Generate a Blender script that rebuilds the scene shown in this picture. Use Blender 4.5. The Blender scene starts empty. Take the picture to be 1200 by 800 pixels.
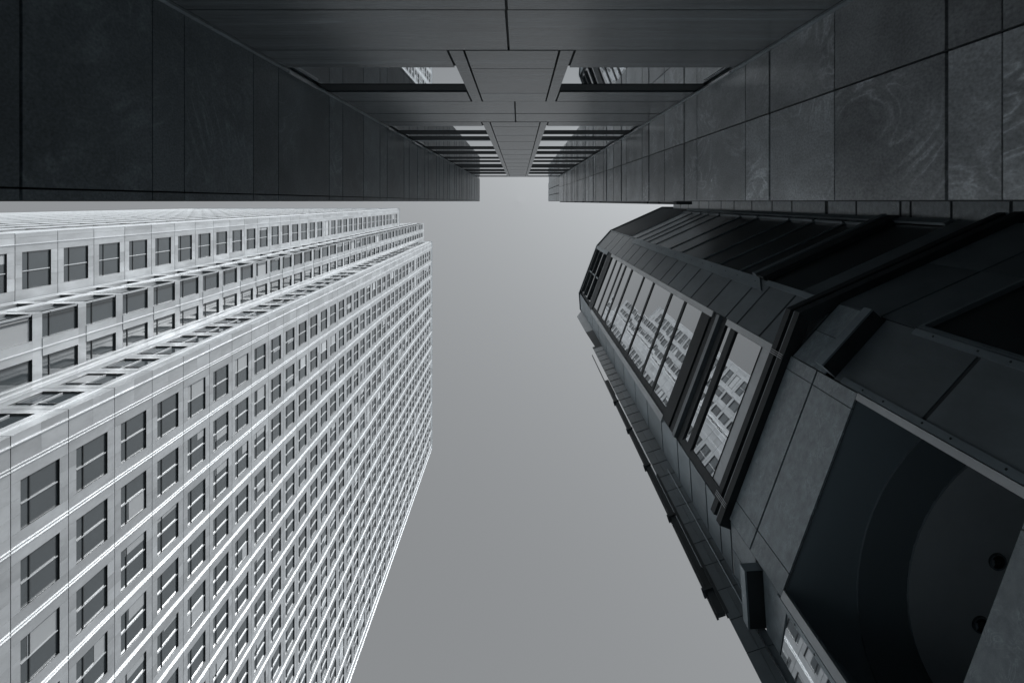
import bpy, math, random
from mathutils import Vector
random.seed(7)
C = bpy.context
S = C.scene
COL = S.collection
CZ = 1.6                                   # eye height; all z below are written above the eye

# ------------------------------------------------------------------ camera, sky, sun, exposure
cam = bpy.data.cameras.new('camera'); co = bpy.data.objects.new('camera', cam); COL.objects.link(co)
co.location = (0, 0, CZ); co.rotation_euler = (math.pi, 0, 0)      # looking straight up
cam.lens = 24; cam.sensor_width = 36; cam.sensor_fit = 'HORIZONTAL'
cam.shift_x = -8/1200; cam.shift_y = -164/1200
cam.clip_start = 0.05; cam.clip_end = 5000
S.camera = co
SUN = Vector((.38, -.52, .76)).normalized()
elev = math.asin(SUN.z); rot = math.atan2(SUN.x, SUN.y)
w = bpy.data.worlds.new('World'); S.world = w; w.use_nodes = True
nt = w.node_tree; nt.nodes.clear()
sky = nt.nodes.new('ShaderNodeTexSky'); sky.sky_type = 'NISHITA'; sky.sun_disc = False
sky.sun_elevation = elev; sky.sun_rotation = rot; sky.air_density = 1.0; sky.dust_density = 2.0; sky.ozone_density = 1.0
bw = nt.nodes.new('ShaderNodeRGBToBW')                              # a black-and-white photograph: the sky's brightness only
mul = nt.nodes.new('ShaderNodeVectorMath'); mul.operation = 'SCALE'; mul.inputs[0].default_value = (.96, 1.0, 1.035)
bg = nt.nodes.new('ShaderNodeBackground'); bg.inputs['Strength'].default_value = .15
out = nt.nodes.new('ShaderNodeOutputWorld')
nt.links.new(sky.outputs[0], bw.inputs[0]); nt.links.new(bw.outputs[0], mul.inputs['Scale'])
nt.links.new(mul.outputs[0], bg.inputs['Color']); nt.links.new(bg.outputs[0], out.inputs['Surface'])
sl = bpy.data.lights.new('sun', 'SUN'); sl.energy = 2.35; sl.angle = math.radians(.5); sl.color = (1, .992, .982)
so = bpy.data.objects.new('sun', sl); COL.objects.link(so)
so.rotation_euler = SUN.to_track_quat('Z', 'Y').to_euler(); so.location = (20, -40, 120)
S.view_settings.view_transform = 'Standard'; S.view_settings.look = 'None'
S.view_settings.gamma = 1; S.view_settings.exposure = .5; S.view_settings.use_curve_mapping = False

# ------------------------------------------------------------------ materials
def mat(name, col, rough=.5, metal=0., var=.0, noise=None, namt=.15, bump=0., bscale=20, spec=.5, veins=0., vscale=1.2, stretch=None):
    m = bpy.data.materials.new(name); m.use_nodes = True; n = m.node_tree; b = n.nodes['Principled BSDF']
    b.inputs['Roughness'].default_value = rough; b.inputs['Metallic'].default_value = metal
    b.inputs['Specular IOR Level'].default_value = spec
    base = (col*.86, col*1.0, col*1.08, 1) if col < .4 else (col*.97, col*1.0, col*1.025, 1)
    val = None
    def lk(a, c): n.links.new(a, c)
    def math_(op, a, c):
        q = n.nodes.new('ShaderNodeMath'); q.operation = op
        for i, z in enumerate((a, c)):
            if isinstance(z, (int, float)): q.inputs[i].default_value = z
            else: lk(z, q.inputs[i])
        return q.outputs[0]
    tc = n.nodes.new('ShaderNodeTexCoord'); vec = tc.outputs['Object']
    g = n.nodes.new('ShaderNodeNewGeometry')
    isl = g.outputs['Random Per Island']
    if var:
        val = math_('ADD', math_('MULTIPLY', isl, 2*var), 1-var)
    if noise or veins:                              # each panel cut from another piece of stone or sheet
        off = n.nodes.new('ShaderNodeCombineXYZ')
        for i in range(3): lk(math_('MULTIPLY', isl, 37.0+i*11), off.inputs[i])
        ad = n.nodes.new('ShaderNodeVectorMath'); ad.operation = 'ADD'
        if stretch:
            mp = n.nodes.new('ShaderNodeMapping'); mp.inputs['Scale'].default_value = stretch; lk(vec, mp.inputs[0]); vec = mp.outputs[0]
        lk(vec, ad.inputs[0]); lk(off.outputs[0], ad.inputs[1]); vec = ad.outputs[0]
    if noise:
        t = n.nodes.new('ShaderNodeTexNoise'); t.inputs['Scale'].default_value = noise; t.inputs['Detail'].default_value = 7
        t.inputs['Roughness'].default_value = .62; lk(vec, t.inputs['Vector'])
        q = math_('ADD', math_('MULTIPLY', math_('SUBTRACT', t.outputs['Fac'], .5), namt*4), 1)
        val = q if val is None else math_('MULTIPLY', val, q)
    if veins:
        t = n.nodes.new('ShaderNodeTexNoise'); t.inputs['Scale'].default_value = vscale; t.inputs['Detail'].default_value = 5
        t.inputs['Distortion'].default_value = 2.2; lk(vec, t.inputs['Vector'])
        # thin contour lines of a warped noise read as veins
        v = math_('ABSOLUTE', math_('SUBTRACT', math_('FRACT', math_('MULTIPLY', t.outputs['Fac'], 9.0), 0), .5), 0)
        v = math_('POWER', math_('MULTIPLY', v, 2), 3.0)
        t3 = n.nodes.new('ShaderNodeTexNoise'); t3.inputs['Scale'].default_value = vscale*1.7; t3.inputs['Detail'].default_value = 6; lk(vec, t3.inputs['Vector'])
        mk = n.nodes.new('ShaderNodeMapRange'); mk.inputs['From Min'].default_value = .46; mk.inputs['From Max'].default_value = .68; lk(t3.outputs['Fac'], mk.inputs['Value'])
        v = math_('MULTIPLY', v, mk.outputs[0])
        q = math_('ADD', math_('MULTIPLY', v, veins*1.2), 1-veins*.2)
        val = q if val is None else math_('MULTIPLY', val, q)
        t2 = n.nodes.new('ShaderNodeTexNoise'); t2.inputs['Scale'].default_value = 60; t2.inputs['Detail'].default_value = 4; lk(vec, t2.inputs['Vector'])
        val = math_('MULTIPLY', val, math_('ADD', math_('MULTIPLY', t2.outputs['Fac'], 1.3), .35))
    if val is not None:
        s = n.nodes.new('ShaderNodeVectorMath'); s.operation = 'SCALE'; s.inputs[0].default_value = base[:3]
        lk(val, s.inputs['Scale']); lk(s.outputs[0], b.inputs['Base Color'])
    else: b.inputs['Base Color'].default_value = base
    if bump:
        t = n.nodes.new('ShaderNodeTexNoise'); t.inputs['Scale'].default_value = bscale; t.inputs['Detail'].default_value = 0 if bscale < 1 else 3
        lk(vec, t.inputs['Vector']); bp = n.nodes.new('ShaderNodeBump'); bp.inputs['Strength'].default_value = bump
        bp.inputs['Distance'].default_value = .02; lk(t.outputs['Fac'], bp.inputs['Height']); lk(bp.outputs[0], b.inputs['Normal'])
    return m
M = {}
M['steel'] = mat('linen finish steel', .52, .30, .5, var=.13, noise=.9, namt=.22, bump=.15, bscale=1.2, stretch=(1, 1, .35))
M['fin'] = mat('bright steel trim', .62, .34, .3, var=.05)
M['joint'] = mat('dark joint', .04, .8)
M['frame'] = mat('dark window frame', .03, .45)
M['towerglass'] = mat('tower glass', .075, .07, .08, var=.35, spec=1.0, noise=.25, namt=.12, bump=.04, bscale=.5)
M['blind'] = mat('window blind', .401, .7, var=.25)
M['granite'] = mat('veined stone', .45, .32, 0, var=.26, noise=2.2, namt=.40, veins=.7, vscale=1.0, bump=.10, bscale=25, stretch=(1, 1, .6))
M['granite_left'] = mat('dark veined stone', .21, .42, 0, var=.20, noise=1.5, namt=.30, veins=.5, vscale=.7, bump=.08, bscale=25, stretch=(1, 1, .7))  # copy of the veined stone with a darker base, for the left wall
M['granite_plain'] = mat('brushed stone', .26, .30, 0, var=.14, noise=1.6, namt=.36, veins=.5, vscale=.6, stretch=(.22, 3.0, 3.0), bump=.2, bscale=30)
M['granite_dark'] = mat('dark panel', .155, .40, 0, var=.2, noise=1.3, namt=.26, bump=.15, bscale=8, stretch=(1, 1, .5))
M['dark'] = mat('black painted metal', .032, .62, 0, spec=.3, var=.25, noise=1.5, namt=.3)
M['louvre'] = mat('matt black louvre', .03, .85, spec=.1)
M['slotstone'] = mat('polished stone', .105, .27, 0, var=.18, noise=1.6, namt=.42, veins=.7, vscale=.7, stretch=(.14, 3.6, 3.6), spec=.42, bump=.12, bscale=30)
M['ringmat'] = mat('dark coffer', .22, .8)
M['void'] = mat('recess lining', .32, .8)
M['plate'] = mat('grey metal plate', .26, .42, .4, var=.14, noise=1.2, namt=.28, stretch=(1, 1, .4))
M['plate_pale'] = mat('pale metal plate', .42, .35, .4, var=.08, noise=1.2, namt=.22, stretch=(1, 1, .4))  # metal of a paler colour than the grey plate
M['rod'] = mat('polished rod', .75, .2, .9)
M['mirror'] = mat('mirror glass', .44, .015, 1.0, var=.14, bump=.07, bscale=.42)
M['slotglass'] = mat('coated window glass', .8, .02, 1.0, var=.05, bump=.02, bscale=.5)
M['darkglass'] = mat('dark window glass', .02, .25, 0, spec=.35, var=.2)
M['ceiling'] = mat('painted ceiling', .6, .6, var=.02, noise=2, namt=.05)
M['paving'] = mat('paving', .32, .7, noise=.8, namt=.2)
M['roof'] = mat('roof sheet', .15, .8, noise=.5, namt=.2)

# ------------------------------------------------------------------ mesh helpers
class Fr:
    """wall frame: o = plan point, u = plan direction along the wall, n = outward normal"""
    def __init__(s, a, b, flip=False):
        s.o = Vector((a[0], a[1])); d = Vector((b[0]-a[0], b[1]-a[1])); s.L = d.length; s.u = d.normalized()
        s.n = Vector((s.u.y, -s.u.x))
        if flip: s.n = -s.n
    def p(s, u, z, d): q = s.o+s.u*u+s.n*d; return Vector((q.x, q.y, z+CZ))
class MB:
    def __init__(s): s.v = []; s.f = []; s.m = []; s.mats = []
    def mi(s, m):
        if m not in s.mats: s.mats.append(m)
        return s.mats.index(m)
    def face(s, pts, m): b = len(s.v); s.v += [tuple(p) for p in pts]; s.f.append(tuple(range(b, b+len(pts)))); s.m.append(s.mi(m))
    def hexa(s, P, m, skip=()):
        b = len(s.v); s.v += [tuple(p) for p in P]; k = s.mi(m)
        for i, f in enumerate(((0,3,2,1), (4,5,6,7), (0,1,5,4), (1,2,6,5), (2,3,7,6), (3,0,4,7))):
            if i in skip: continue
            s.f.append(tuple(b+j for j in f)); s.m.append(k)
    def box(s, F, u0, u1, z0, z1, d0, d1, m, skip=()):
        s.hexa([F.p(u0,z0,d0), F.p(u1,z0,d0), F.p(u1,z0,d1), F.p(u0,z0,d1), F.p(u0,z1,d0), F.p(u1,z1,d0), F.p(u1,z1,d1), F.p(u0,z1,d1)], m, skip)
    def abox(s, x0, x1, y0, y1, z0, z1, m):
        P = [(x0,y0,z0), (x1,y0,z0), (x1,y1,z0), (x0,y1,z0), (x0,y0,z1), (x1,y0,z1), (x1,y1,z1), (x0,y1,z1)]
        s.hexa([Vector((a, b, c+CZ)) for a, b, c in P], m)
    def quad(s, F, u0, u1, z0, z1, d, m): s.face([F.p(u0,z0,d), F.p(u1,z0,d), F.p(u1,z1,d), F.p(u0,z1,d)], m)
    def cyl(s, c, ax, r, h, m, n=12):
        ax = Vector(ax).normalized(); a = ax.orthogonal().normalized(); b2 = ax.cross(a); c = Vector(c); b = len(s.v); k = s.mi(m)
        for t in (0, h):
            for i in range(n):
                q = 2*math.pi*i/n; s.v.append(tuple(c+ax*t+(a*math.cos(q)+b2*math.sin(q))*r))
        for i in range(n):
            j = (i+1) % n; s.f.append((b+i, b+j, b+n+j, b+n+i)); s.m.append(k)
        s.f.append(tuple(b+i for i in reversed(range(n)))); s.m.append(k); s.f.append(tuple(b+n+i for i in range(n))); s.m.append(k)
    def build(s, name, parent=None, bevel=0):
        me = bpy.data.meshes.new(name)
        base = Vector((0, 0, 0)); o = parent
        while o is not None: base += o.location; o = o.parent
        me.from_pydata([tuple(Vector(p)-base) for p in s.v], [], s.f)
        for m in s.mats: me.materials.append(M[m])
        me.polygons.foreach_set('material_index', s.m); me.update()
        import bmesh
        bm = bmesh.new(); bm.from_mesh(me); bmesh.ops.recalc_face_normals(bm, faces=bm.faces); bm.to_mesh(me); bm.free()
        o = bpy.data.objects.new(name, me); COL.objects.link(o)
        if parent: o.parent = parent
        return o
def thing(name, label, cat, loc):
    o = bpy.data.objects.new(name, None); COL.objects.link(o); o.location = loc; o.empty_display_size = 1
    o['label'] = label; o['category'] = cat; return o
def panels(mb, F, us, zs, m, gap=.016, d=.03, back=True, skip=None, thick=()):
    """cladding slabs with open joints over a dark backing"""
    for i in range(len(us)-1):
        for j in range(len(zs)-1):
            if skip and skip(i, j): continue
            gz = lambda z, t: min(.13, gap*(.7+(max(z, 0)/9)**2))*(2.4 if t else 1)
            g0 = gz(zs[j], j in thick); g1 = gz(zs[j+1], j+1 in thick)
            mb.box(F, us[i]+gap/2, us[i+1]-gap/2, zs[j]+g0/2, zs[j+1]-g1/2, 0, d, m, skip=(3,) if False else ())
    if back: mb.quad(F, us[0], us[-1], zs[0], zs[-1], -.001, 'joint')

# ------------------------------------------------------------------ setting
g = MB(); g.face([(-1500,-1500,0), (1500,-1500,0), (1500,1500,0), (-1500,1500,0)], 'paving')
go = g.build('ground'); go['kind'] = 'structure'

# ------------------------------------------------------------------ steel clad tower (left)
TC = Vector((-58.85, 37.95)); A1, A2, A3 = 27.38, 31.65, 35.95
FH = 3.96; Z0 = 30.76; PB = 3.69; HM = 179.6; HC = 195.6
tower = thing('office_tower', 'tall pale steel clad office tower with stepped corners and a grid of square windows', 'office tower', (TC.x, TC.y, 0))
def side(k):
    a = k*math.pi/2; n = Vector((math.cos(a), math.sin(a))); u = Vector((-n.y, n.x)); return n, u
def sframe(k, d, ua, ub):
    n, u = side(k); p = TC+n*d+u*ua; q = TC+n*d+u*ub
    F = Fr((p.x, p.y), (q.x, q.y)); F.n = n.copy(); return F
clad = MB(); fins = MB(); bulk = MB(); wins = []
def window(F, u0, u1, z0, z1, um, zt, key, dep=.10):
    """reveal, frame, transom, bright mullion, glass and now and then a blind"""
    wins.append((F, u0, u1, z0, z1, um, zt, key, dep))
def proj(P): x, y, z = P.x, P.y, P.z-CZ; return (608+800*x/max(z, .5), 236+800*y/max(z, .5)) if z > .5 else (9e9, 9e9)
def draw_window(fr, gl, W):
    F, u0, u1, z0, z1, um, zt, key, dep = W
    rnd = random.Random(repr(key))
    # reveal; head face coloured dark for the shade under it
    fr.face([F.p(u0,z0,0), F.p(u1,z0,0), F.p(u1,z0,-dep), F.p(u0,z0,-dep)], 'steel'); fr.face([F.p(u0,z1,0), F.p(u1,z1,0), F.p(u1,z1,-dep), F.p(u0,z1,-dep)], 'frame')
    fr.face([F.p(u0,z0,0), F.p(u0,z1,0), F.p(u0,z1,-dep), F.p(u0,z0,-dep)], 'steel'); fr.face([F.p(u1,z0,0), F.p(u1,z1,0), F.p(u1,z1,-dep), F.p(u1,z0,-dep)], 'steel')
    fr.box(F, u0, u1, z1-.06, z1-.002, -dep, -dep+.04, 'frame'); fr.box(F, u0, u1, z0+.002, z0+.07, -dep, -dep+.05, 'frame')
    if zt: fr.box(F, u0, u1, zt-.04, zt+.04, -dep, -dep+.04, 'frame')
    if um: fr.box(F, um-.022, um+.022, z0+.07, z1-.1, -dep, -dep+.075, 'fin')
    gl.quad(F, u0, u1, z0, z1, -dep, 'towerglass')
    r = rnd.random()
    if r < .30:
        half = rnd.choice((0, 1, 2)); a, b = (u0+.04, um or u1) if half == 0 else ((um or u0), u1-.04) if half == 1 else (u0+.04, u1-.04)
        wd = rnd.choice((.22, .35, 1, .5)); b = a+(b-a)*wd
        h = z0+(z1-z0)*rnd.choice((0, 0, .2, .35, .6)); gl.quad(F, a, b, max(h, z0+.07), z1-.1, -dep+.012, 'blind')
def clad_cell(F, u0, u1, z, wu0, wu1, wz0, wz1):
    g_ = .03; d = 0; a, b = z+g_, z+FH-g_; dd = -.06
    def q(p, r, s, t): clad.box(F, p, r, s, t, dd, d, 'steel', skip=())
    e = .007
    q(u0, wu0-e, a, b); q(wu1+e, u1, a, b); clad.box(F, wu0-e, wu0, wz0, wz1, dd, d-.03, 'steel'); clad.box(F, wu1, wu1+e, wz0, wz1, dd, d-.03, 'steel')
    n_ = 3
    for t in range(n_):
        p_, r_ = wu0+(wu1-wu0)*t/n_, wu0+(wu1-wu0)*(t+1)/n_
        q(p_+(.003 if t else 0), r_-(.003 if t < n_-1 else 0), a, wz0); q(p_+(.003 if t else 0), r_-(.003 if t < n_-1 else 0), wz1, b)
ks = range(-8, 37)
for k in range(4):
    F = sframe(k, A3, -A1, A1); W = 2*A1; u_s = (W-14*PB)/2
    clad.quad(F, 0, W, -CZ, HM, -.13, 'joint')
    for kk in ks:
        z = Z0+FH*kk
        for a, b in ((0, .45), (.45, u_s), (W-u_s, W-.45), (W-.45, W)):
            clad.box(F, a+.004, b-.004, z+.03, z+FH*.5-.004, -.06, 0, 'steel'); clad.box(F, a+.004, b-.004, z+FH*.5+.004, z+FH-.03, -.06, 0, 'steel')
        for i in range(14):
            u = u_s+i*PB
            clad_cell(F, u, u+PB, z, u+.68, u+PB-.70, z+.61, z+3.29)
            window(F, u+.68, u+PB-.70, z+.61, z+3.29, u+1.80, z+1.28, (k, kk, i))
    for i in range(28):
        a = u_s+i*PB/2; clad.box(F, a+.004, a+PB/2-.004, Z0+FH*37+.03, HM-.05, -.06, 0, 'steel')
    for s_ in (0, 1):
        a = 0 if s_ == 0 else W-u_s; clad.box(F, a+.004, a+u_s-.004, Z0+FH*37+.03, HM-.05, -.06, 0, 'steel')
    for i in list(range(15)):
        for o_ in (-.10, .06): fins.box(F, u_s+i*PB+o_, u_s+i*PB+o_+.035, -CZ, HM, 0, .05, 'fin')
    for e in (.45, W-.45-.045): fins.box(F, e, e+.045, -CZ, HM, 0, .085, 'fin')
    fins.box(F, -.05, W+.05, HM-.05, HM+.15, -.3, .12, 'fin')
    for sg in (-1, 1):
        # small outer face (same height as the main face); u runs from its convex corner inward
        F3 = sframe(k, A1, sg*A3, sg*A2); L3 = A3-A2; c0 = 0 if sg > 0 else .282; c3 = 0 if sg > 0 else .062
        clad.quad(F3, 0, L3, -CZ, HM, -.13, 'joint')
        for kk in ks:
            z = Z0+FH*kk
            for a, b in ((c3, .30), (.30, .71)): clad.box(F3, a+.004, b-.004, z+.03, z+FH-.03, -.06, 0, 'steel')
            clad_cell(F3, .71, L3, z, 1.22, 3.60, z+.61, z+3.29)
            window(F3, 1.22, 3.60, z+.61, z+3.29, 2.44, z+1.28, (k, sg, kk, 3))
        clad.box(F3, c3, L3, Z0+FH*37+.03, HM-.05, -.06, 0, 'steel')
        fins.box(F3, .70, .745, -CZ, HM, 0, .06, 'fin'); fins.box(F3, -.03, L3, HM-.05, HM+.15, -.3, .08, 'fin')
        # glazed inner face, rises to the crown
        F2 = sframe(k, A2, sg*A2, sg*A1); L2 = A2-A1
        clad.quad(F2, 0, L2, -CZ, HC, -.30, 'joint')
        for kk in range(-8, 41):
            z = Z0+FH*kk
            a, b = z+.07*FH, z+.87*FH
            clad.box(F2, c0, L2-.001, b+.004, z+FH+.07*FH-.004, -.28, 0, 'steel')
            clad.box(F2, 1.50, 2.00, a, b, -.28, .03, 'steel'); clad.box(F2, 2.01, 2.52, a, b, -.28, .03, 'steel')
            clad.box(F2, 3.76, L2-.002, a, b, -.28, 0, 'steel')
            for (p, q, m_) in ((.03, 1.49, None), (2.53, 3.75, None)):
                window(F2, p, q, a, b, m_, a+.72, (k, sg, kk, p), .12)
        clad.box(F2, c0, L2, Z0+FH*41+.3, HC, -.28, 0, 'steel')
        for e in (2.0, 3.80, 4.05): fins.box(F2, e, e+.05, -CZ, HC-.1, 0, .09, 'fin')
# crown above the main faces
for k in range(4):
    F = sframe(k, A2, -A1, A1)
    for i in range(30):
        a = i*2*A1/30
        for j in range(4): clad.box(F, a+.01, a+2*A1/30-.01, HM-.5+j*4.12+.03, HM-.5+(j+1)*4.12-.03, -.3, 0, 'steel')
    clad.quad(F, 0, 2*A1, HM-1, HC, -.2, 'joint')
roofm = MB(); roofm.abox(TC.x-A2+.35, TC.x+A2-.35, TC.y-A2+.35, TC.y+A2-.35, HC-1.5, HC-.6, 'roof')
roofm.abox(TC.x-A3+.35, TC.x+A3-.35, TC.y-A1+.35, TC.y+A1-.35, HM-1.6, HM-.8, 'roof'); roofm.abox(TC.x-A1+.35, TC.x+A1-.35, TC.y-A3+.35, TC.y+A3-.35, HM-1.6, HM-.8, 'roof')
apex = Vector((TC.x, TC.y, HC+34+CZ)); q = A2-4
cs = [Vector((TC.x+a*q, TC.y+b*q, HC-.6+CZ)) for a, b in ((-1,-1), (1,-1), (1,1), (-1,1))]
for i in range(4): roofm.face([cs[i], cs[(i+1) % 4], apex], 'steel')
clad.build('cladding', tower); fins.build('vertical_rails', tower); roofm.build('roof', tower)
def area(Wd):
    F, u0, u1, z0, z1 = Wd[:5]
    P = [proj(F.p(u0, z0, 0)), proj(F.p(u1, z0, 0)), proj(F.p(u1, z1, 0)), proj(F.p(u0, z1, 0))]
    cx = sum(p[0] for p in P)/4; cy = sum(p[1] for p in P)/4
    if not (-5 < cx < 1205 and 238 < cy < 810): return 0
    c3 = F.p((u0+u1)/2, (z0+z1)/2, 0)
    if Vector((c3.x, c3.y)).dot(F.n) >= 0: return 0        # facing away
    return abs(sum(P[i][0]*P[(i+1) % 4][1]-P[(i+1) % 4][0]*P[i][1] for i in range(4)))/2
order = sorted(range(len(wins)), key=lambda i: -area(wins[i])); top = set(order[:100])
bulkg = MB()
for i, Wd in enumerate(wins):
    if i in top:
        f_, g_ = MB(), MB(); draw_window(f_, g_, Wd); wo = f_.build('window', tower); g_.build('pane', wo)
    else: draw_window(bulk, bulkg, Wd)
for nm, b in (('window', bulk),):
    n0 = len(b.v); b.v += bulkg.v
    for f, mm in zip(bulkg.f, bulkg.m): b.f.append(tuple(j+n0 for j in f)); b.m.append(b.mi(bulkg.mats[mm]))
    o = b.build('far_windows', tower); o['kind'] = 'stuff'

# ------------------------------------------------------------------ stone building with the deep slot (top of the picture)
XL, XR, YB = -2.64, 2.45, -1.52
ZB, ZL, ZR1, ZR2 = 41.8, 46.2, 41.7, 56.8
stone = thing('stone_building', 'dark veined stone building with a deep recessed slot of ribbon windows', 'building', (0, -8, 0))
rz = [-1.6, .2, 2.0, 3.46, 3.91, 5.30, 6.67]
while rz[-1] < 36: b = rz[-1]; rz += [b+.71, b+2.72, b+3.45, b+4.82, b+6.19]
rz = [z for z in rz if z < ZR1-.6]+[ZR1]
thick = {i for i, z in enumerate(rz) if any(abs(z-t) < .02 for t in [3.91]+[6.67+6.19*j for j in range(7)]+[10.12+6.19*j for j in range(7)])}
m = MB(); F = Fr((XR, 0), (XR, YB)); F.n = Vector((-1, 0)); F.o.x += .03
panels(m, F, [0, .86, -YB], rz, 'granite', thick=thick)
m.build('right_side_wall', stone)
m = MB(); F = Fr((XR+.03, 0), (XR+.03, YB)); F.n = Vector((-1, 0))
zz = [ZR1]; 
while zz[-1] < ZR2-1: zz.append(zz[-1]+2.5)
zz.append(ZR2); panels(m, F, [0, .5, 1.0, -YB], zz, 'granite_plain', gap=.05, d=.03)
m.build('upper_side_wall', stone)
lz = [-1.6, .4, 2.0, 3.62, 4.92, 5.39, 6.79]
while lz[-1] < 40: b = lz[-1]; lz += [b+.71, b+2.72, b+3.45, b+4.82, b+6.19]
lz = [z for z in lz if z < ZL-.6]+[ZL]
lth = {3}
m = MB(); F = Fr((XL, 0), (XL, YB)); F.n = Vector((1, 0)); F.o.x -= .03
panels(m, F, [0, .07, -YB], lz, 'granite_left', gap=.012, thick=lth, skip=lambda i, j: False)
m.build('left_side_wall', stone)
# front edge trims of the side walls
for (x0, x1) in ((655, 662), (664.5, 672), (674.5, 681), (683.5, 690.5), (693, 700.5), (703, 755), (757, 768), (770.5, 789)):
    m = MB(); m.abox(XR+.05, XR+.30, .002, .05, XR*800/(x1-608), XR*800/(x0-608), 'dark'); m.build('edge_trim', stone)
# back wall courses
BW = Fr((XL, YB), (XR, YB)); BW.n = Vector((0, 1)); LB = XR-XL
uc = -XL-.08; sa, sb, sc_, sd = -.69-XL, -.55-XL, .41-XL, .54-XL      # strip edges along the wall
m = MB()
def course(z0, z1, us, mt='slotstone', gap=.014): panels(m, BW, us, [z0, z1], mt, gap=gap, d=.03, back=False)
m.quad(BW, 0, LB, -1.6, ZB, -.28, 'joint')
def backed(z0, z1): m.box(BW, .002, LB-.002, z0, z1, -.27, -.004, 'joint')
for a, b in ((-1.6, .4), (.4, 2.2), (2.2, 3.9), (3.9, 5.32), (5.32, 6.74)): course(a, b, [0, uc-.02, LB] if a > 5 else [0, LB*.5, LB], gap=.022)
backed(-1.6, 6.74)
course(6.74, 7.62, [0, sa-.02]); course(6.74, 7.62, [sd+.02, LB]); backed(6.74, 7.60)
course(9.32, 10.18, [0, sa-.02]); course(9.32, 10.18, [sd+.02, LB]); backed(9.34, 10.18)
course(10.18, 11.60, [0, uc+.02, LB], gap=.026); course(11.60, 12.83, [0, uc+.02, LB], gap=.026); backed(10.18, 12.83)
course(12.83, 13.55, [0, sa-.02]); course(12.83, 13.55, [sd+.02, LB]); backed(12.83, 13.53)
course(40.7, ZB, [0, LB]); backed(40.7, ZB)
m.build('back_wall', stone)
# central pier between the strips, and its two strips
m = MB()
z = 6.74
pz = [6.74, 7.66, 9.40, 10.18]; panels(m, BW, [sb+.012, sc_-.012], pz, 'slotstone', gap=.014, d=.034)
pz = [12.83, 13.6, 15.4, 17.0, 19.6, 21.7, 24.1, 26.6, 29.2, 31.9, 35, 38, 40.7]; panels(m, BW, [sb+.012, sc_-.012], pz, 'slotstone', gap=.014, d=.034)
m.box(BW, sb, sc_, 6.74, 10.18, -.27, -.004, 'joint'); m.box(BW, sb, sc_, 12.83, 40.7, -.27, -.004, 'joint')
m.build('central_pier', stone)
for a, b in ((sa, sb-.003), (sc_+.003, sd)):
    m = MB()
    for z0, z1 in ((6.745, 10.175), (12.835, 40.69)): m.box(BW, a, b, z0, z1, -.25, .034, 'slotstone')
    m.build('pilaster', stone)
# ribbon windows: glass and dark louvre bars on each side of the pier
wz = [(7.62, 8.84), (13.6, 14.6), (15.4, 15.95), (17.0, 18.85), (19.85, 20.6), (21.9, 23.3), (24.3, 25.2), (26.4, 27.7), (30.8, 32.0), (34.4, 35.2), (37.8, 40.6)]
bars = [(8.84, 9.30), (14.6, 15.38), (15.97, 16.75), (18.87, 19.82), (20.62, 21.88), (23.32, 24.28), (25.22, 26.38), (27.72, 30.78), (32.02, 34.38), (35.22, 37.78)]
for (a, b) in ((.03, sa-.001), (sd+.001, LB-.03)):
    for z0, z1 in wz:
        m = MB(); m.box(BW, a, b, z1-.03, z1, -.12, .014, 'louvre')
        wo = m.build('ribbon_window', stone)
        m = MB(); m.quad(BW, a, b, z0, z1-.03, .008, 'slotglass'); m.build('pane', wo)
    for z0, z1 in bars:
        m = MB(); m.box(BW, a, b, z0, z1, -.20, .012, 'louvre'); m.build('spandrel_bar', stone)
    m = MB(); m.box(BW, a, b, 16.76, 16.98, -.2, .02, 'plate'); m.build('spandrel_bar', stone)
# metal corner trims where the back wall meets the side walls
for x0, x1, z1 in ((XL+.004, XL+.05, ZB-.5), (XR-.05, XR-.004, ZB-.5)):
    m = MB(); m.abox(x0, x1, YB+.033, YB+.052, -1.6, z1, 'granite_plain'); m.build('corner_trim', stone)
# small light brackets where the ribbons meet the side walls
for u0, sg in ((0, 1), (LB, -1)):
    m = MB()
    for z0, z1 in ((7.7, 8.8), (13.62, 14.5), (17.0, 18.7), (20.9, 21.8), (24.3, 25.1), (27.9, 28.8)):
        x0 = XL+.035 if sg > 0 else XR-.075
        m.abox(x0, x0+.02, YB+.054, YB+.074, z0, z1, 'plate_pale')
    m.build('edge_bracket', stone)
# masses of the block behind, unseen upper masses added for shade, and the wing wall beyond the right side wall
m = MB()
m.abox(XL-9, XL-.035, -12, -.002, -1.6, ZL-.01, 'granite_plain')
m.abox(XR+.035, 12.79, -12, -.002, -1.6, ZR1-.02, 'granite_plain')
m.abox(XR+.036, 8, -3, -.003, ZR1, ZR2-.02, 'granite_plain')
m.abox(XL-.03, XR+.03, -12, YB-.285, -1.6, ZB-.01, 'granite_plain')
m.abox(-3, 6.99, -9, -4.6, ZB-.5, 65, 'granite_plain'); m.abox(8.5, 24, -13, -4.6, ZR1-1, 101, 'granite_plain')  # unseen tall masses added to keep the sun off slot and bay
m.build('block_and_shade_masses', stone)
m = MB(); F = Fr((12.8, -.01), (12.8, 1.1)); F.n = Vector((-1, 0)); F.o.x += .03
wz_ = [-1.6, 2, 5, 8, 9.4, 11.3, 12.1, 14.35, 17.75, 20.2, 22.3, 22.9, 25.9, 28.4, 32, 34.5, 37.5, 40.6, 43.2, 46, 48.5, 51.5, 54, 56.6]
panels(m, F, [0, 1.11], wz_, 'granite_plain', gap=.03, thick={6, 13})
m.abox(12.835, 24, -12, .54, -1.6, 56.5, 'granite_plain'); m.abox(12.835, 13.4, .54, 1.0, -1.6, 56.5, 'granite_plain')
m.build('wing_wall', stone)

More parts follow.
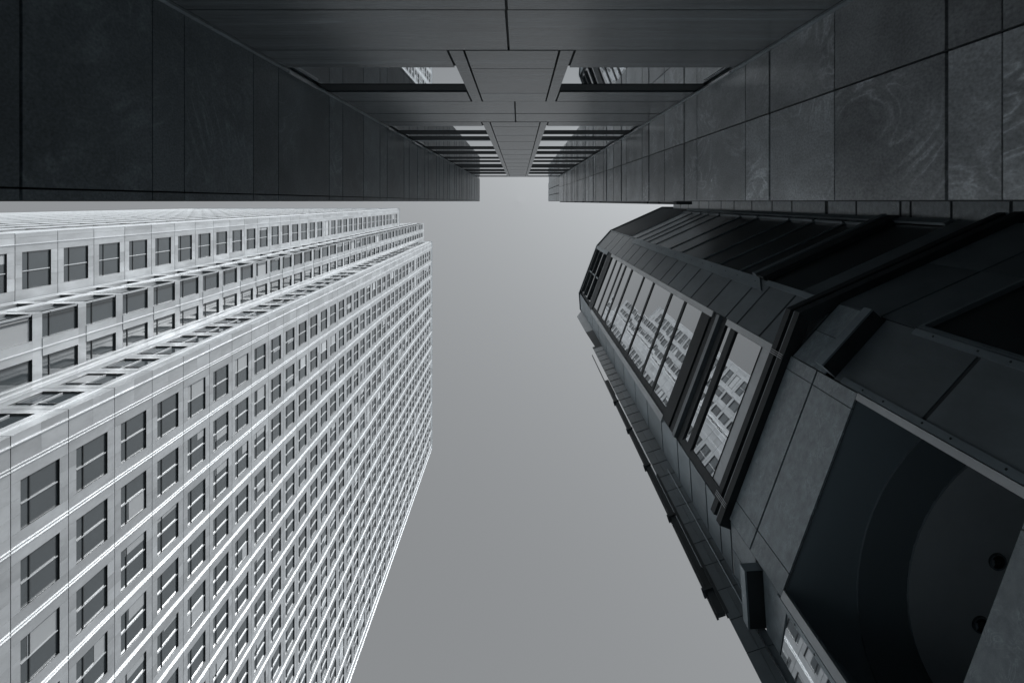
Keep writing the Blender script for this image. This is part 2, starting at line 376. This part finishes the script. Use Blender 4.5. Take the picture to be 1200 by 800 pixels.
# ------------------------------------------------------------------ dark bay fronted building (right)
K = .0225
Sp, Pp, Qp, Cp, Up, Tp = [(a*K, b*K) for a, b in ((237.6, 356.4), (306.7, 173.3), (359, 115), (557.5, 25.1), (241.6, 418), (215.6, 426.8))]
ZT = 60.0
bay = thing('bay_building', 'dark metal and stone building with faceted bay windows mirroring the pale tower', 'building', (9, 6, 0))
def facing(a, b):
    F = Fr(a, b); mid = F.o+F.u*F.L/2
    if F.n.dot(mid) > 0: F.n = -F.n
    return F
FM = facing(Pp, Sp); FC = facing(Pp, Qp); FQ = facing(Qp, Cp); FS = facing(Sp, Up); FT = facing(Up, Tp)
LM, LC, LQ, LS, LT = FM.L, FC.L, FQ.L, FS.L, FT.L
# --- stone faces
m = MB()
panels(m, FM, [0, .34, 3.91, LM], [13.82, 15.7, 17.25], 'granite_plain', gap=.02, d=.04)
panels(m, FM, [0, .5, 3.91, LM], [-1.6, 1.5, 4.4, 7.0, 9.1], 'granite_plain', gap=.02, d=.04)
m.build('stone_front', bay)
m = MB()
cz = [18.2, 19.6, 21.6, 22.8, 25.0, 27.4, 29.2, 31.6, 33.4, 36, 38.4, 41, 43.5, 46, 49, 52, 55, ZT-.3]
panels(m, FC, [0.001, LC-.001], cz, 'granite_dark', gap=.03, d=.02)
panels(m, FC, [0.001, LC-.001], [17.24, 18.18], 'granite_dark', gap=.02, d=.02)
panels(m, FC, [0.001, LC*.5, LC-.001], [15.35, 17.2], 'granite_plain', gap=.02, d=.02)
panels(m, FC, [0.001, LC-.001], [-1.6, 1, 4, 7, 9.3, 11.8, 15.0], 'granite_dark', gap=.05, d=.02)
m.build('chamfer_panels', bay)
m = MB()
panels(m, FS, [.001, LS-.001], [18.2, 19.5, 21.3, 23, 25.6, 28.5, 31.5, 35, 38.5, 42, 46, 50, ZT-.3], 'plate', gap=.02, d=.02)
panels(m, FS, [.001, LS-.001], [17.24, 18.18], 'plate', gap=.02, d=.02)
panels(m, FS, [.001, LS*.5, LS-.001], [15.35, 17.2], 'granite_plain', gap=.02, d=.02)
panels(m, FS, [.001, LS-.001], [13.6, 14.95], 'granite_plain', gap=.02, d=.02)
m.build('end_chamfer_panels', bay)
for z0, z1 in ((11.4, 13.56), (8.8, 11.36), (5.8, 8.76)):
    a = MB(); a.box(FS, .02, LS-.02, z1-.05, z1, -.02, .03, 'plate'); a.face([FS.p(.95, z0, 0), FS.p(.95, z0, .22), FS.p(.95, z1, .22), FS.p(.95, z1, 0)], 'plate'); a.face([FS.p(.07, z0, 0), FS.p(.95, z0, 0), FS.p(.95, z0, .22)], 'plate'); a.face([FS.p(.07, z1, .03), FS.p(.95, z1, .03), FS.p(.95, z1, .22)], 'plate')
    a.box(FS, .955, LS-.02, z0, z1-.05, -.02, .03, 'plate'); wo = a.build('chamfer_window', bay)
    a = MB(); a.face([FS.p(.07, z0, .0), FS.p(.95, z0, .22), FS.p(.95, z1-.05, .22), FS.p(.07, z1-.05, .0)], 'mirror'); a.build('pane', wo)
m = MB(); m.box(FS, 0, LS, -1.6, 5.75, -.1, .02, 'granite_plain'); m.build('chamfer_base', bay)
m = MB()
tz = [-1.6]; 
while tz[-1] < 44: tz.append(tz[-1]+1.15)
panels(m, FT, [0.001, LT*.55, LT], tz, 'granite_dark', gap=.007, d=.02)
# returns of the projecting end pier
n2 = FT.n*-.28
m.hexa([FT.p(0,-1.6,-.40), FT.p(LT,-1.6,-.03), FT.p(LT,-1.6,-.003), FT.p(0,-1.6,-.003), FT.p(0,45,-.40), FT.p(LT,45,-.03), FT.p(LT,45,-.003), FT.p(0,45,-.003)], 'dark')
m.hexa([FT.p(0,50,-.28), FT.p(LT*.9,50,-.03), FT.p(LT*.9,51.5,-.003), FT.p(0,50,-.003), FT.p(0,ZT-1,-.28), FT.p(LT,ZT-3,-.03), FT.p(LT,ZT-3,-.003), FT.p(0,ZT-1,-.003)], 'granite_dark')
m.hexa([FT.p(0,45,-.25), FT.p(LT*.72,45,-.03), FT.p(LT*.72,45,-.003), FT.p(0,45,-.003), FT.p(0,50,-.25), FT.p(LT*.9,50,-.03), FT.p(LT*.9,50,-.003), FT.p(0,50,-.003)], 'dark')
m.build('end_pier', bay)
# --- upper glazed bay on the main face
z_m = [27.9, 30.4, 34.4, 37.1, 41.0, 43.4, 45.2, 47.6]
GE = 4.03
m = MB()
m.quad(FM, 0, LM, 18.2, ZT, -.12, 'joint')
m.box(FM, GE, 4.38, 24.2, 50, -.1, .02, 'dark'); m.box(FM, .0, LM, 50.2, 52.4, -.1, .0, 'dark'); m.box(FM, GE+.1, 4.38, 18.25, 22.4, -.1, .02, 'dark')
m.box(FM, .0, LM, 22.45, 23.1, -.1, -.02, 'dark'); m.box(FM, .0, LM, 23.15, 23.45, -.1, .10, 'granite_dark'); m.box(FM, .0, LM, 23.5, 24.1, -.1, .02, 'dark')
m.box(FM, .0, 4.38, 24.2, 25.25, -.1, .06, 'dark')
m.build('front_spandrels', bay)
edges = [25.3]+z_m+[50.1]
for i in range(len(edges)-1):
    a = MB(); z1 = edges[i+1]; wdt = .30 if z1 < 40 else .42
    if i < len(edges)-2: a.box(FM, .22, 4.38, z1-wdt/2, z1+wdt/2, -.10, .03, 'dark')
    else: a.box(FM, .22, 4.38, z1-.2, z1, -.10, .07, 'dark')
    wo = a.build('bay_window', bay)
    tl = random.uniform(-.014, .014)
    g_ = MB(); z0 = edges[i]
    g_.face([FM.p(.22, z0, 0), FM.p(GE, z0, tl), FM.p(GE, z1, -tl), FM.p(.22, z1, 0)], 'mirror'); g_.build('pane', wo)
for (z0, z1) in ((19.22, 21.4), (21.9, 22.42)):
    a = MB(); a.box(FM, .2, 4.2, z1, z1+(.48 if z1 < 22 else .03), -.1, .05, 'dark'); wo = a.build('bay_window', bay)
    g_ = MB(); g_.quad(FM, .2, GE+.1, z0, z1, 0, 'mirror'); g_.build('pane', wo)
a = MB(); a.box(FM, .2, LM-.02, 18.25, 19.18, -.1, -.02, 'plate_pale'); a.build('metal_apron', bay)
for z0, z1 in ((52.5, 53.8), (54.2, 56.4), (56.8, 58.6)):
    a = MB(); a.box(FM, .3, LM-.3, z1, z1+.3, -.1, .1, 'dark'); a.box(FM, LM*.5-.05, LM*.5+.05, z0, z1, -.1, .05, 'plate'); wo = a.build('attic_window', bay)
    g_ = MB(); g_.quad(FM, .3, LM-.3, z0, z1, -.05, 'mirror'); g_.build('pane', wo)
# --- upper glazed face towards the stone building
m = MB(); m.quad(FQ, 0, LQ, -1.6, ZT, -.12, 'joint')
m.box(FQ, 0, LQ, 18.2, 19.6, -.1, 0, 'granite_dark'); m.box(FQ, 0, LQ, 22.45, 23.1, -.1, .12, 'dark'); m.box(FQ, 0, LQ, 23.15, 23.45, -.1, .16, 'granite_dark')
m.box(FQ, 0, LQ, 50.2, ZT-.3, -.1, 0, 'dark')
panels(m, FQ, [0, LQ*.5, LQ], [13.85, 15.2, 17.2], 'granite_dark', gap=.02, d=.03, back=False)
panels(m, FQ, [0, LQ*.5, LQ], [-1.6, 2, 5.5, 9.3], 'granite_dark', gap=.02, d=.03, back=False)
m.build('flank_spandrels', bay)
ed = [23.5, 25.3]+z_m+[50.1]
for i in range(len(ed)-1):
    z0, z1 = ed[i], ed[i+1]; a = MB(); a.box(FQ, .1, LQ-.3, z1-.06, z1+.06, -.1, -.01, 'plate'); a.box(FQ, LQ-.55, LQ-.45, z0+.12, z1-.12, -.1, .05, 'plate'); wo = a.build('flank_window', bay)
    g_ = MB(); g_.quad(FQ, .1, LQ-.3, z0, z1, -.05, 'darkglass'); g_.build('pane', wo)
for z0, z1 in ((19.65, 22.4), (9.35, 13.8)):
    a = MB(); a.box(FQ, .1, LQ-.1, z1-.05, z1+.04, -.1, .05, 'plate' if z1 < 14 else 'dark'); wo = a.build('flank_window', bay)
    g_ = MB(); g_.quad(FQ, .1, LQ-.1, z0, z1, -.05, 'darkglass'); g_.build('pane', wo)
# --- edge plates with rows of screws
def plate(F, u0, u1, z0, z1, mt='plate', d=.07, screws=0, cut=.0, name='edge_plate'):
    a = MB()
    a.hexa([F.p(u0,z0+cut,-.02), F.p(u1,z0,-.02), F.p(u1,z0,d), F.p(u0,z0+cut,d), F.p(u0,z1,-.02), F.p(u1,z1,-.02), F.p(u1,z1,d), F.p(u0,z1,d)], mt)
    o = a.build(name, bay)
    if screws:
        b = MB(); k = max(2, int((z1-z0)/screws))
        for i in range(k):
            z = z0+cut+.25+(z1-z0-cut-.5)*(i+.5)/k+(.12 if i % 2 else -.12)
            b.cyl(F.p(u0*.45+u1*.55, z, d-.002), (F.n.x, F.n.y, 0), .022, .012, 'dark', 8)
        b.build('screws', o)
    return o
plate(FM, -.02, .20, 24.0, 50.3, 'plate_pale'); plate(FM, -.02, .18, 18.2, 22.4, 'plate_pale'); plate(FM, -.02, .25, 52.4, 59.5, 'plate')
plate(FC, LC-.40, LC+.02, 22.8, 47, 'plate', screws=1.6, cut=-.9); plate(FC, LC-.16, LC+.01, 18.2, 22.0, 'plate')
plate(FC, LC-.02, LC+.03, 47.6, 59.5, 'plate', name='corner_rib')
plate(FM, LM-.12, LM+.13, 25.2, 50, 'plate_pale')
plate(FM, 4.24, LM+.01, 9.12, 13.8, 'plate_pale', d=.06); plate(FS, .01, .13, 5.8, 14.0, 'plate', d=.06, screws=1.1)
plate(FM, -.01, .13, 9.12, 13.8, 'plate_pale', d=.06); plate(FC, .01, .15, 5.0, 14.6, 'plate', d=.06, screws=1.0)
plate(FC, LC-.15, LC-.01, 5.0, 13.8, 'plate', d=.06, screws=1.0); plate(FQ, 0, .10, 5.0, 13.8, 'plate', d=.06)
plate(FQ, LQ-.28, LQ, 19.7, 50, 'plate', d=.06)
# --- projecting sill boxes on the chamfers
for F, L in ((FC, LC), (FS, LS)):
    a = MB(); a.box(F, .06, L-.06, 14.97, 15.30, -.02, .40, 'plate'); a.quad(F, .07, L-.07, 0, 0, 0, 'dark') if False else None
    a.face([F.p(.06,14.965,-.02), F.p(L-.06,14.965,-.02), F.p(L-.06,14.965,.36), F.p(.06,14.965,.36)], 'dark')
    a.build('sill_box', bay)
# --- ring channel wrapping the corner
def isect(F1, o1, F2, o2):
    p = F1.o+F1.n*o1; q = F2.o+F2.n*o2; d = F1.u; e = F2.u
    t = ((q.x-p.x)*e.y-(q.y-p.y)*e.x)/(d.x*e.y-d.y*e.x); return p+d*t
def ring(z0, z1, oi, oo, mt, mb):
    ui = isect(FM, oi, FQ, oi); uo = isect(FM, oo, FQ, oo)
    ei = FM.o+FM.n*oi+FM.u*(LM+.25); eo = FM.o+FM.n*oo+FM.u*(LM+.25)
    fi = FQ.o+FQ.n*oi+FQ.u*(LQ+.3); fo = FQ.o+FQ.n*oo+FQ.u*(LQ+.3)
    def P(v, z): return Vector((v.x, v.y, z+CZ))
    for a, b, c, d in ((ei, ui, uo, eo), (ui, fi, fo, uo)): mb.hexa([P(a,z0), P(b,z0), P(c,z0), P(d,z0), P(a,z1), P(b,z1), P(c,z1), P(d,z1)], mt)
m = MB(); ring(17.9, 18.2, -.12, .16, 'dark', m); ring(17.55, 17.9, -.12, .03, 'frame', m); ring(17.25, 17.55, -.12, .20, 'dark', m); ring(17.60, 17.66, .03, .17, 'granite_dark', m)
# clips on the ring
for u in (.02,):
    for j in range(3): m.box(FM, LM*.93+j*.05, LM*.93+j*.05+.015, 17.3, 18.15, .205, .215, 'plate_pale'); m.box(FM, .06+j*.05, .06+j*.05+.015, 17.3, 18.15, .205, .215, 'plate_pale')
m.build('ring_channel', bay)
# --- vertical maintenance track beside the end pier
G = Fr(Tp, (Tp[0]+FT.u.x, Tp[1]+FT.u.y)); G.n = FT.n
m = MB(); m.box(G, .02, .20, 16.1, 37, -.16, -.04, 'dark'); m.box(G, .20, .25, 16.1, 43.5, -.20, -.10, 'frame'); m.box(G, -.05, .02, 15.9, 24, -.10, .03, 'dark')
for z in range(17, 36, 4): m.box(G, .02, .30, z, z+.12, -.2, .01, 'dark')
m.build('maintenance_track', bay)
m = MB(); m.box(G, .03, .05, 18, 34, -.035, -.015, 'rod'); m.box(FT, LT*.3, LT*.3+.025, -1.6, 24, .05, .075, 'rod'); m.box(FS, LS-.06, LS-.03, 15.4, 17.2, .03, .06, 'plate'); m.build('guide_rods', bay)
# --- open recess with the round ceiling and its downlights
e = 7.5
def RP(u, z, d): return FM.p(u, z, d)
m = MB()
for zz_, s_ in ((13.84, 1), (9.08, -1)):
    m.face([RP(-.5,zz_,-.05), RP(LM+2.2,zz_,-.05), RP(LM+2.2,zz_,-e), RP(-.5,zz_,-e)] if False else [RP(.02,zz_,-.01), RP(LM-.02,zz_,-.01), RP(LM+4,zz_,-e), RP(-3,zz_,-e)], 'void')
m.face([RP(.02,9.08,-.01), RP(.02,13.84,-.01), RP(-3,13.84,-e), RP(-3,9.08,-e)], 'void'); m.face([RP(LM-.02,9.08,-.01), RP(LM-.02,13.84,-.01), RP(LM+4,13.84,-e), RP(LM+4,9.08,-e)], 'void')
m.face([RP(-3,9.08,-e), RP(LM+4,9.08,-e), RP(LM+4,13.84,-e), RP(-3,13.84,-e)], 'void')
m.build('recess', bay)
dc = Vector((11.2, 7.9, 0)); nn = 64
def arc(r): return [Vector((dc.x+r*math.cos(2*math.pi*i/nn), dc.y+r*math.sin(2*math.pi*i/nn), 0)) for i in range(nn)]
m = MB()
for r, z, mt in ((4.36, 13.78, 'ringmat'), (3.38, 13.70, 'ceiling')):
    A = [p for p in arc(r) if (Vector((p.x, p.y))-FM.o).dot(FM.n) < -.06]
    # order so the kept arc is contiguous
    k0 = max(range(len(A)), key=lambda i: (A[i]-A[i-1]).length); A = A[k0:]+A[:k0]
    m.face([Vector((p.x, p.y, z+CZ)) for p in A], mt)
    for i in range(len(A)-1): m.face([Vector((A[i].x, A[i].y, z+CZ)), Vector((A[i+1].x, A[i+1].y, z+CZ)), Vector((A[i+1].x, A[i+1].y, z+.08+CZ)), Vector((A[i].x, A[i].y, z+.05+CZ))], 'ringmat')
m.build('round_ceiling', bay)
for px, py in ((1168.5, 657.5), (1149, 731)):
    x, y = (px-608)*13.69/800, (py-236)*13.69/800
    a = MB(); n_ = 24; c = Vector((x, y, 13.65+CZ))
    R1, R2 = .17, .135
    for i in range(n_):
        t0, t1 = 2*math.pi*i/n_, 2*math.pi*(i+1)/n_
        def rp(r, t, dz=0): return c+Vector((r*math.cos(t), r*math.sin(t), dz))
        a.face([rp(R1,t0), rp(R1,t1), rp(R2,t1), rp(R2,t0)], 'granite_dark'); a.face([rp(R1,t0), rp(R1,t1), rp(R1,t1,.05), rp(R1,t0,.05)], 'dark')
        a.face([rp(R2,t0), rp(R2,t1), rp(R2*.5,t1,.02), rp(R2*.5,t0,.02)], 'rod' if 8 < i < 14 else 'darkglass')
    a.face([c+Vector((R2*.5*math.cos(2*math.pi*i/n_), R2*.5*math.sin(2*math.pi*i/n_), .02)) for i in range(n_)], 'frame')
    a.build('downlight', bay)
# --- body closing the shell, roof slab and cornice
m = MB()
back = [(20, .56), (20, 17), (10.1, 17)]
poly = [Up, Sp, Pp, Qp, Cp]+back
def walls(z0, z1, pts, off, mt, mb, closed=True):
    c_ = Vector((11, 7))
    P = []
    for x, y in pts: v = Vector((x, y))-c_; v = v*(1-off/v.length); P.append(c_+v)
    nP = len(P)
    for i in range(nP if closed else nP-1):
        a, b = P[i], P[(i+1) % nP]; mb.face([Vector((a.x,a.y,z0+CZ)), Vector((b.x,b.y,z0+CZ)), Vector((b.x,b.y,z1+CZ)), Vector((a.x,a.y,z1+CZ))], mt)
    return P
for z0, z1 in ((-1.6, 9.0), (13.95, ZT-.3)):
    P = walls(z0, z1, poly, .35, 'dark', m)
    m.face([Vector((p.x, p.y, z1+CZ)) for p in P], 'dark')
    if z0 > 0: m.face([Vector((p.x, p.y, z0+CZ)) for p in P], 'dark')
P = walls(9.0, 13.95, [Cp]+back+[Up], .35, 'dark', m, closed=False)
m.build('shell', bay)
m = MB()
P = walls(ZT-.3, ZT, poly, -.10, 'plate', m)
m.face([Vector((p.x, p.y, ZT-.3+CZ)) for p in P], 'dark'); m.face([Vector((p.x, p.y, ZT+CZ)) for p in P], 'roof')
m.build('roof_edge', bay)
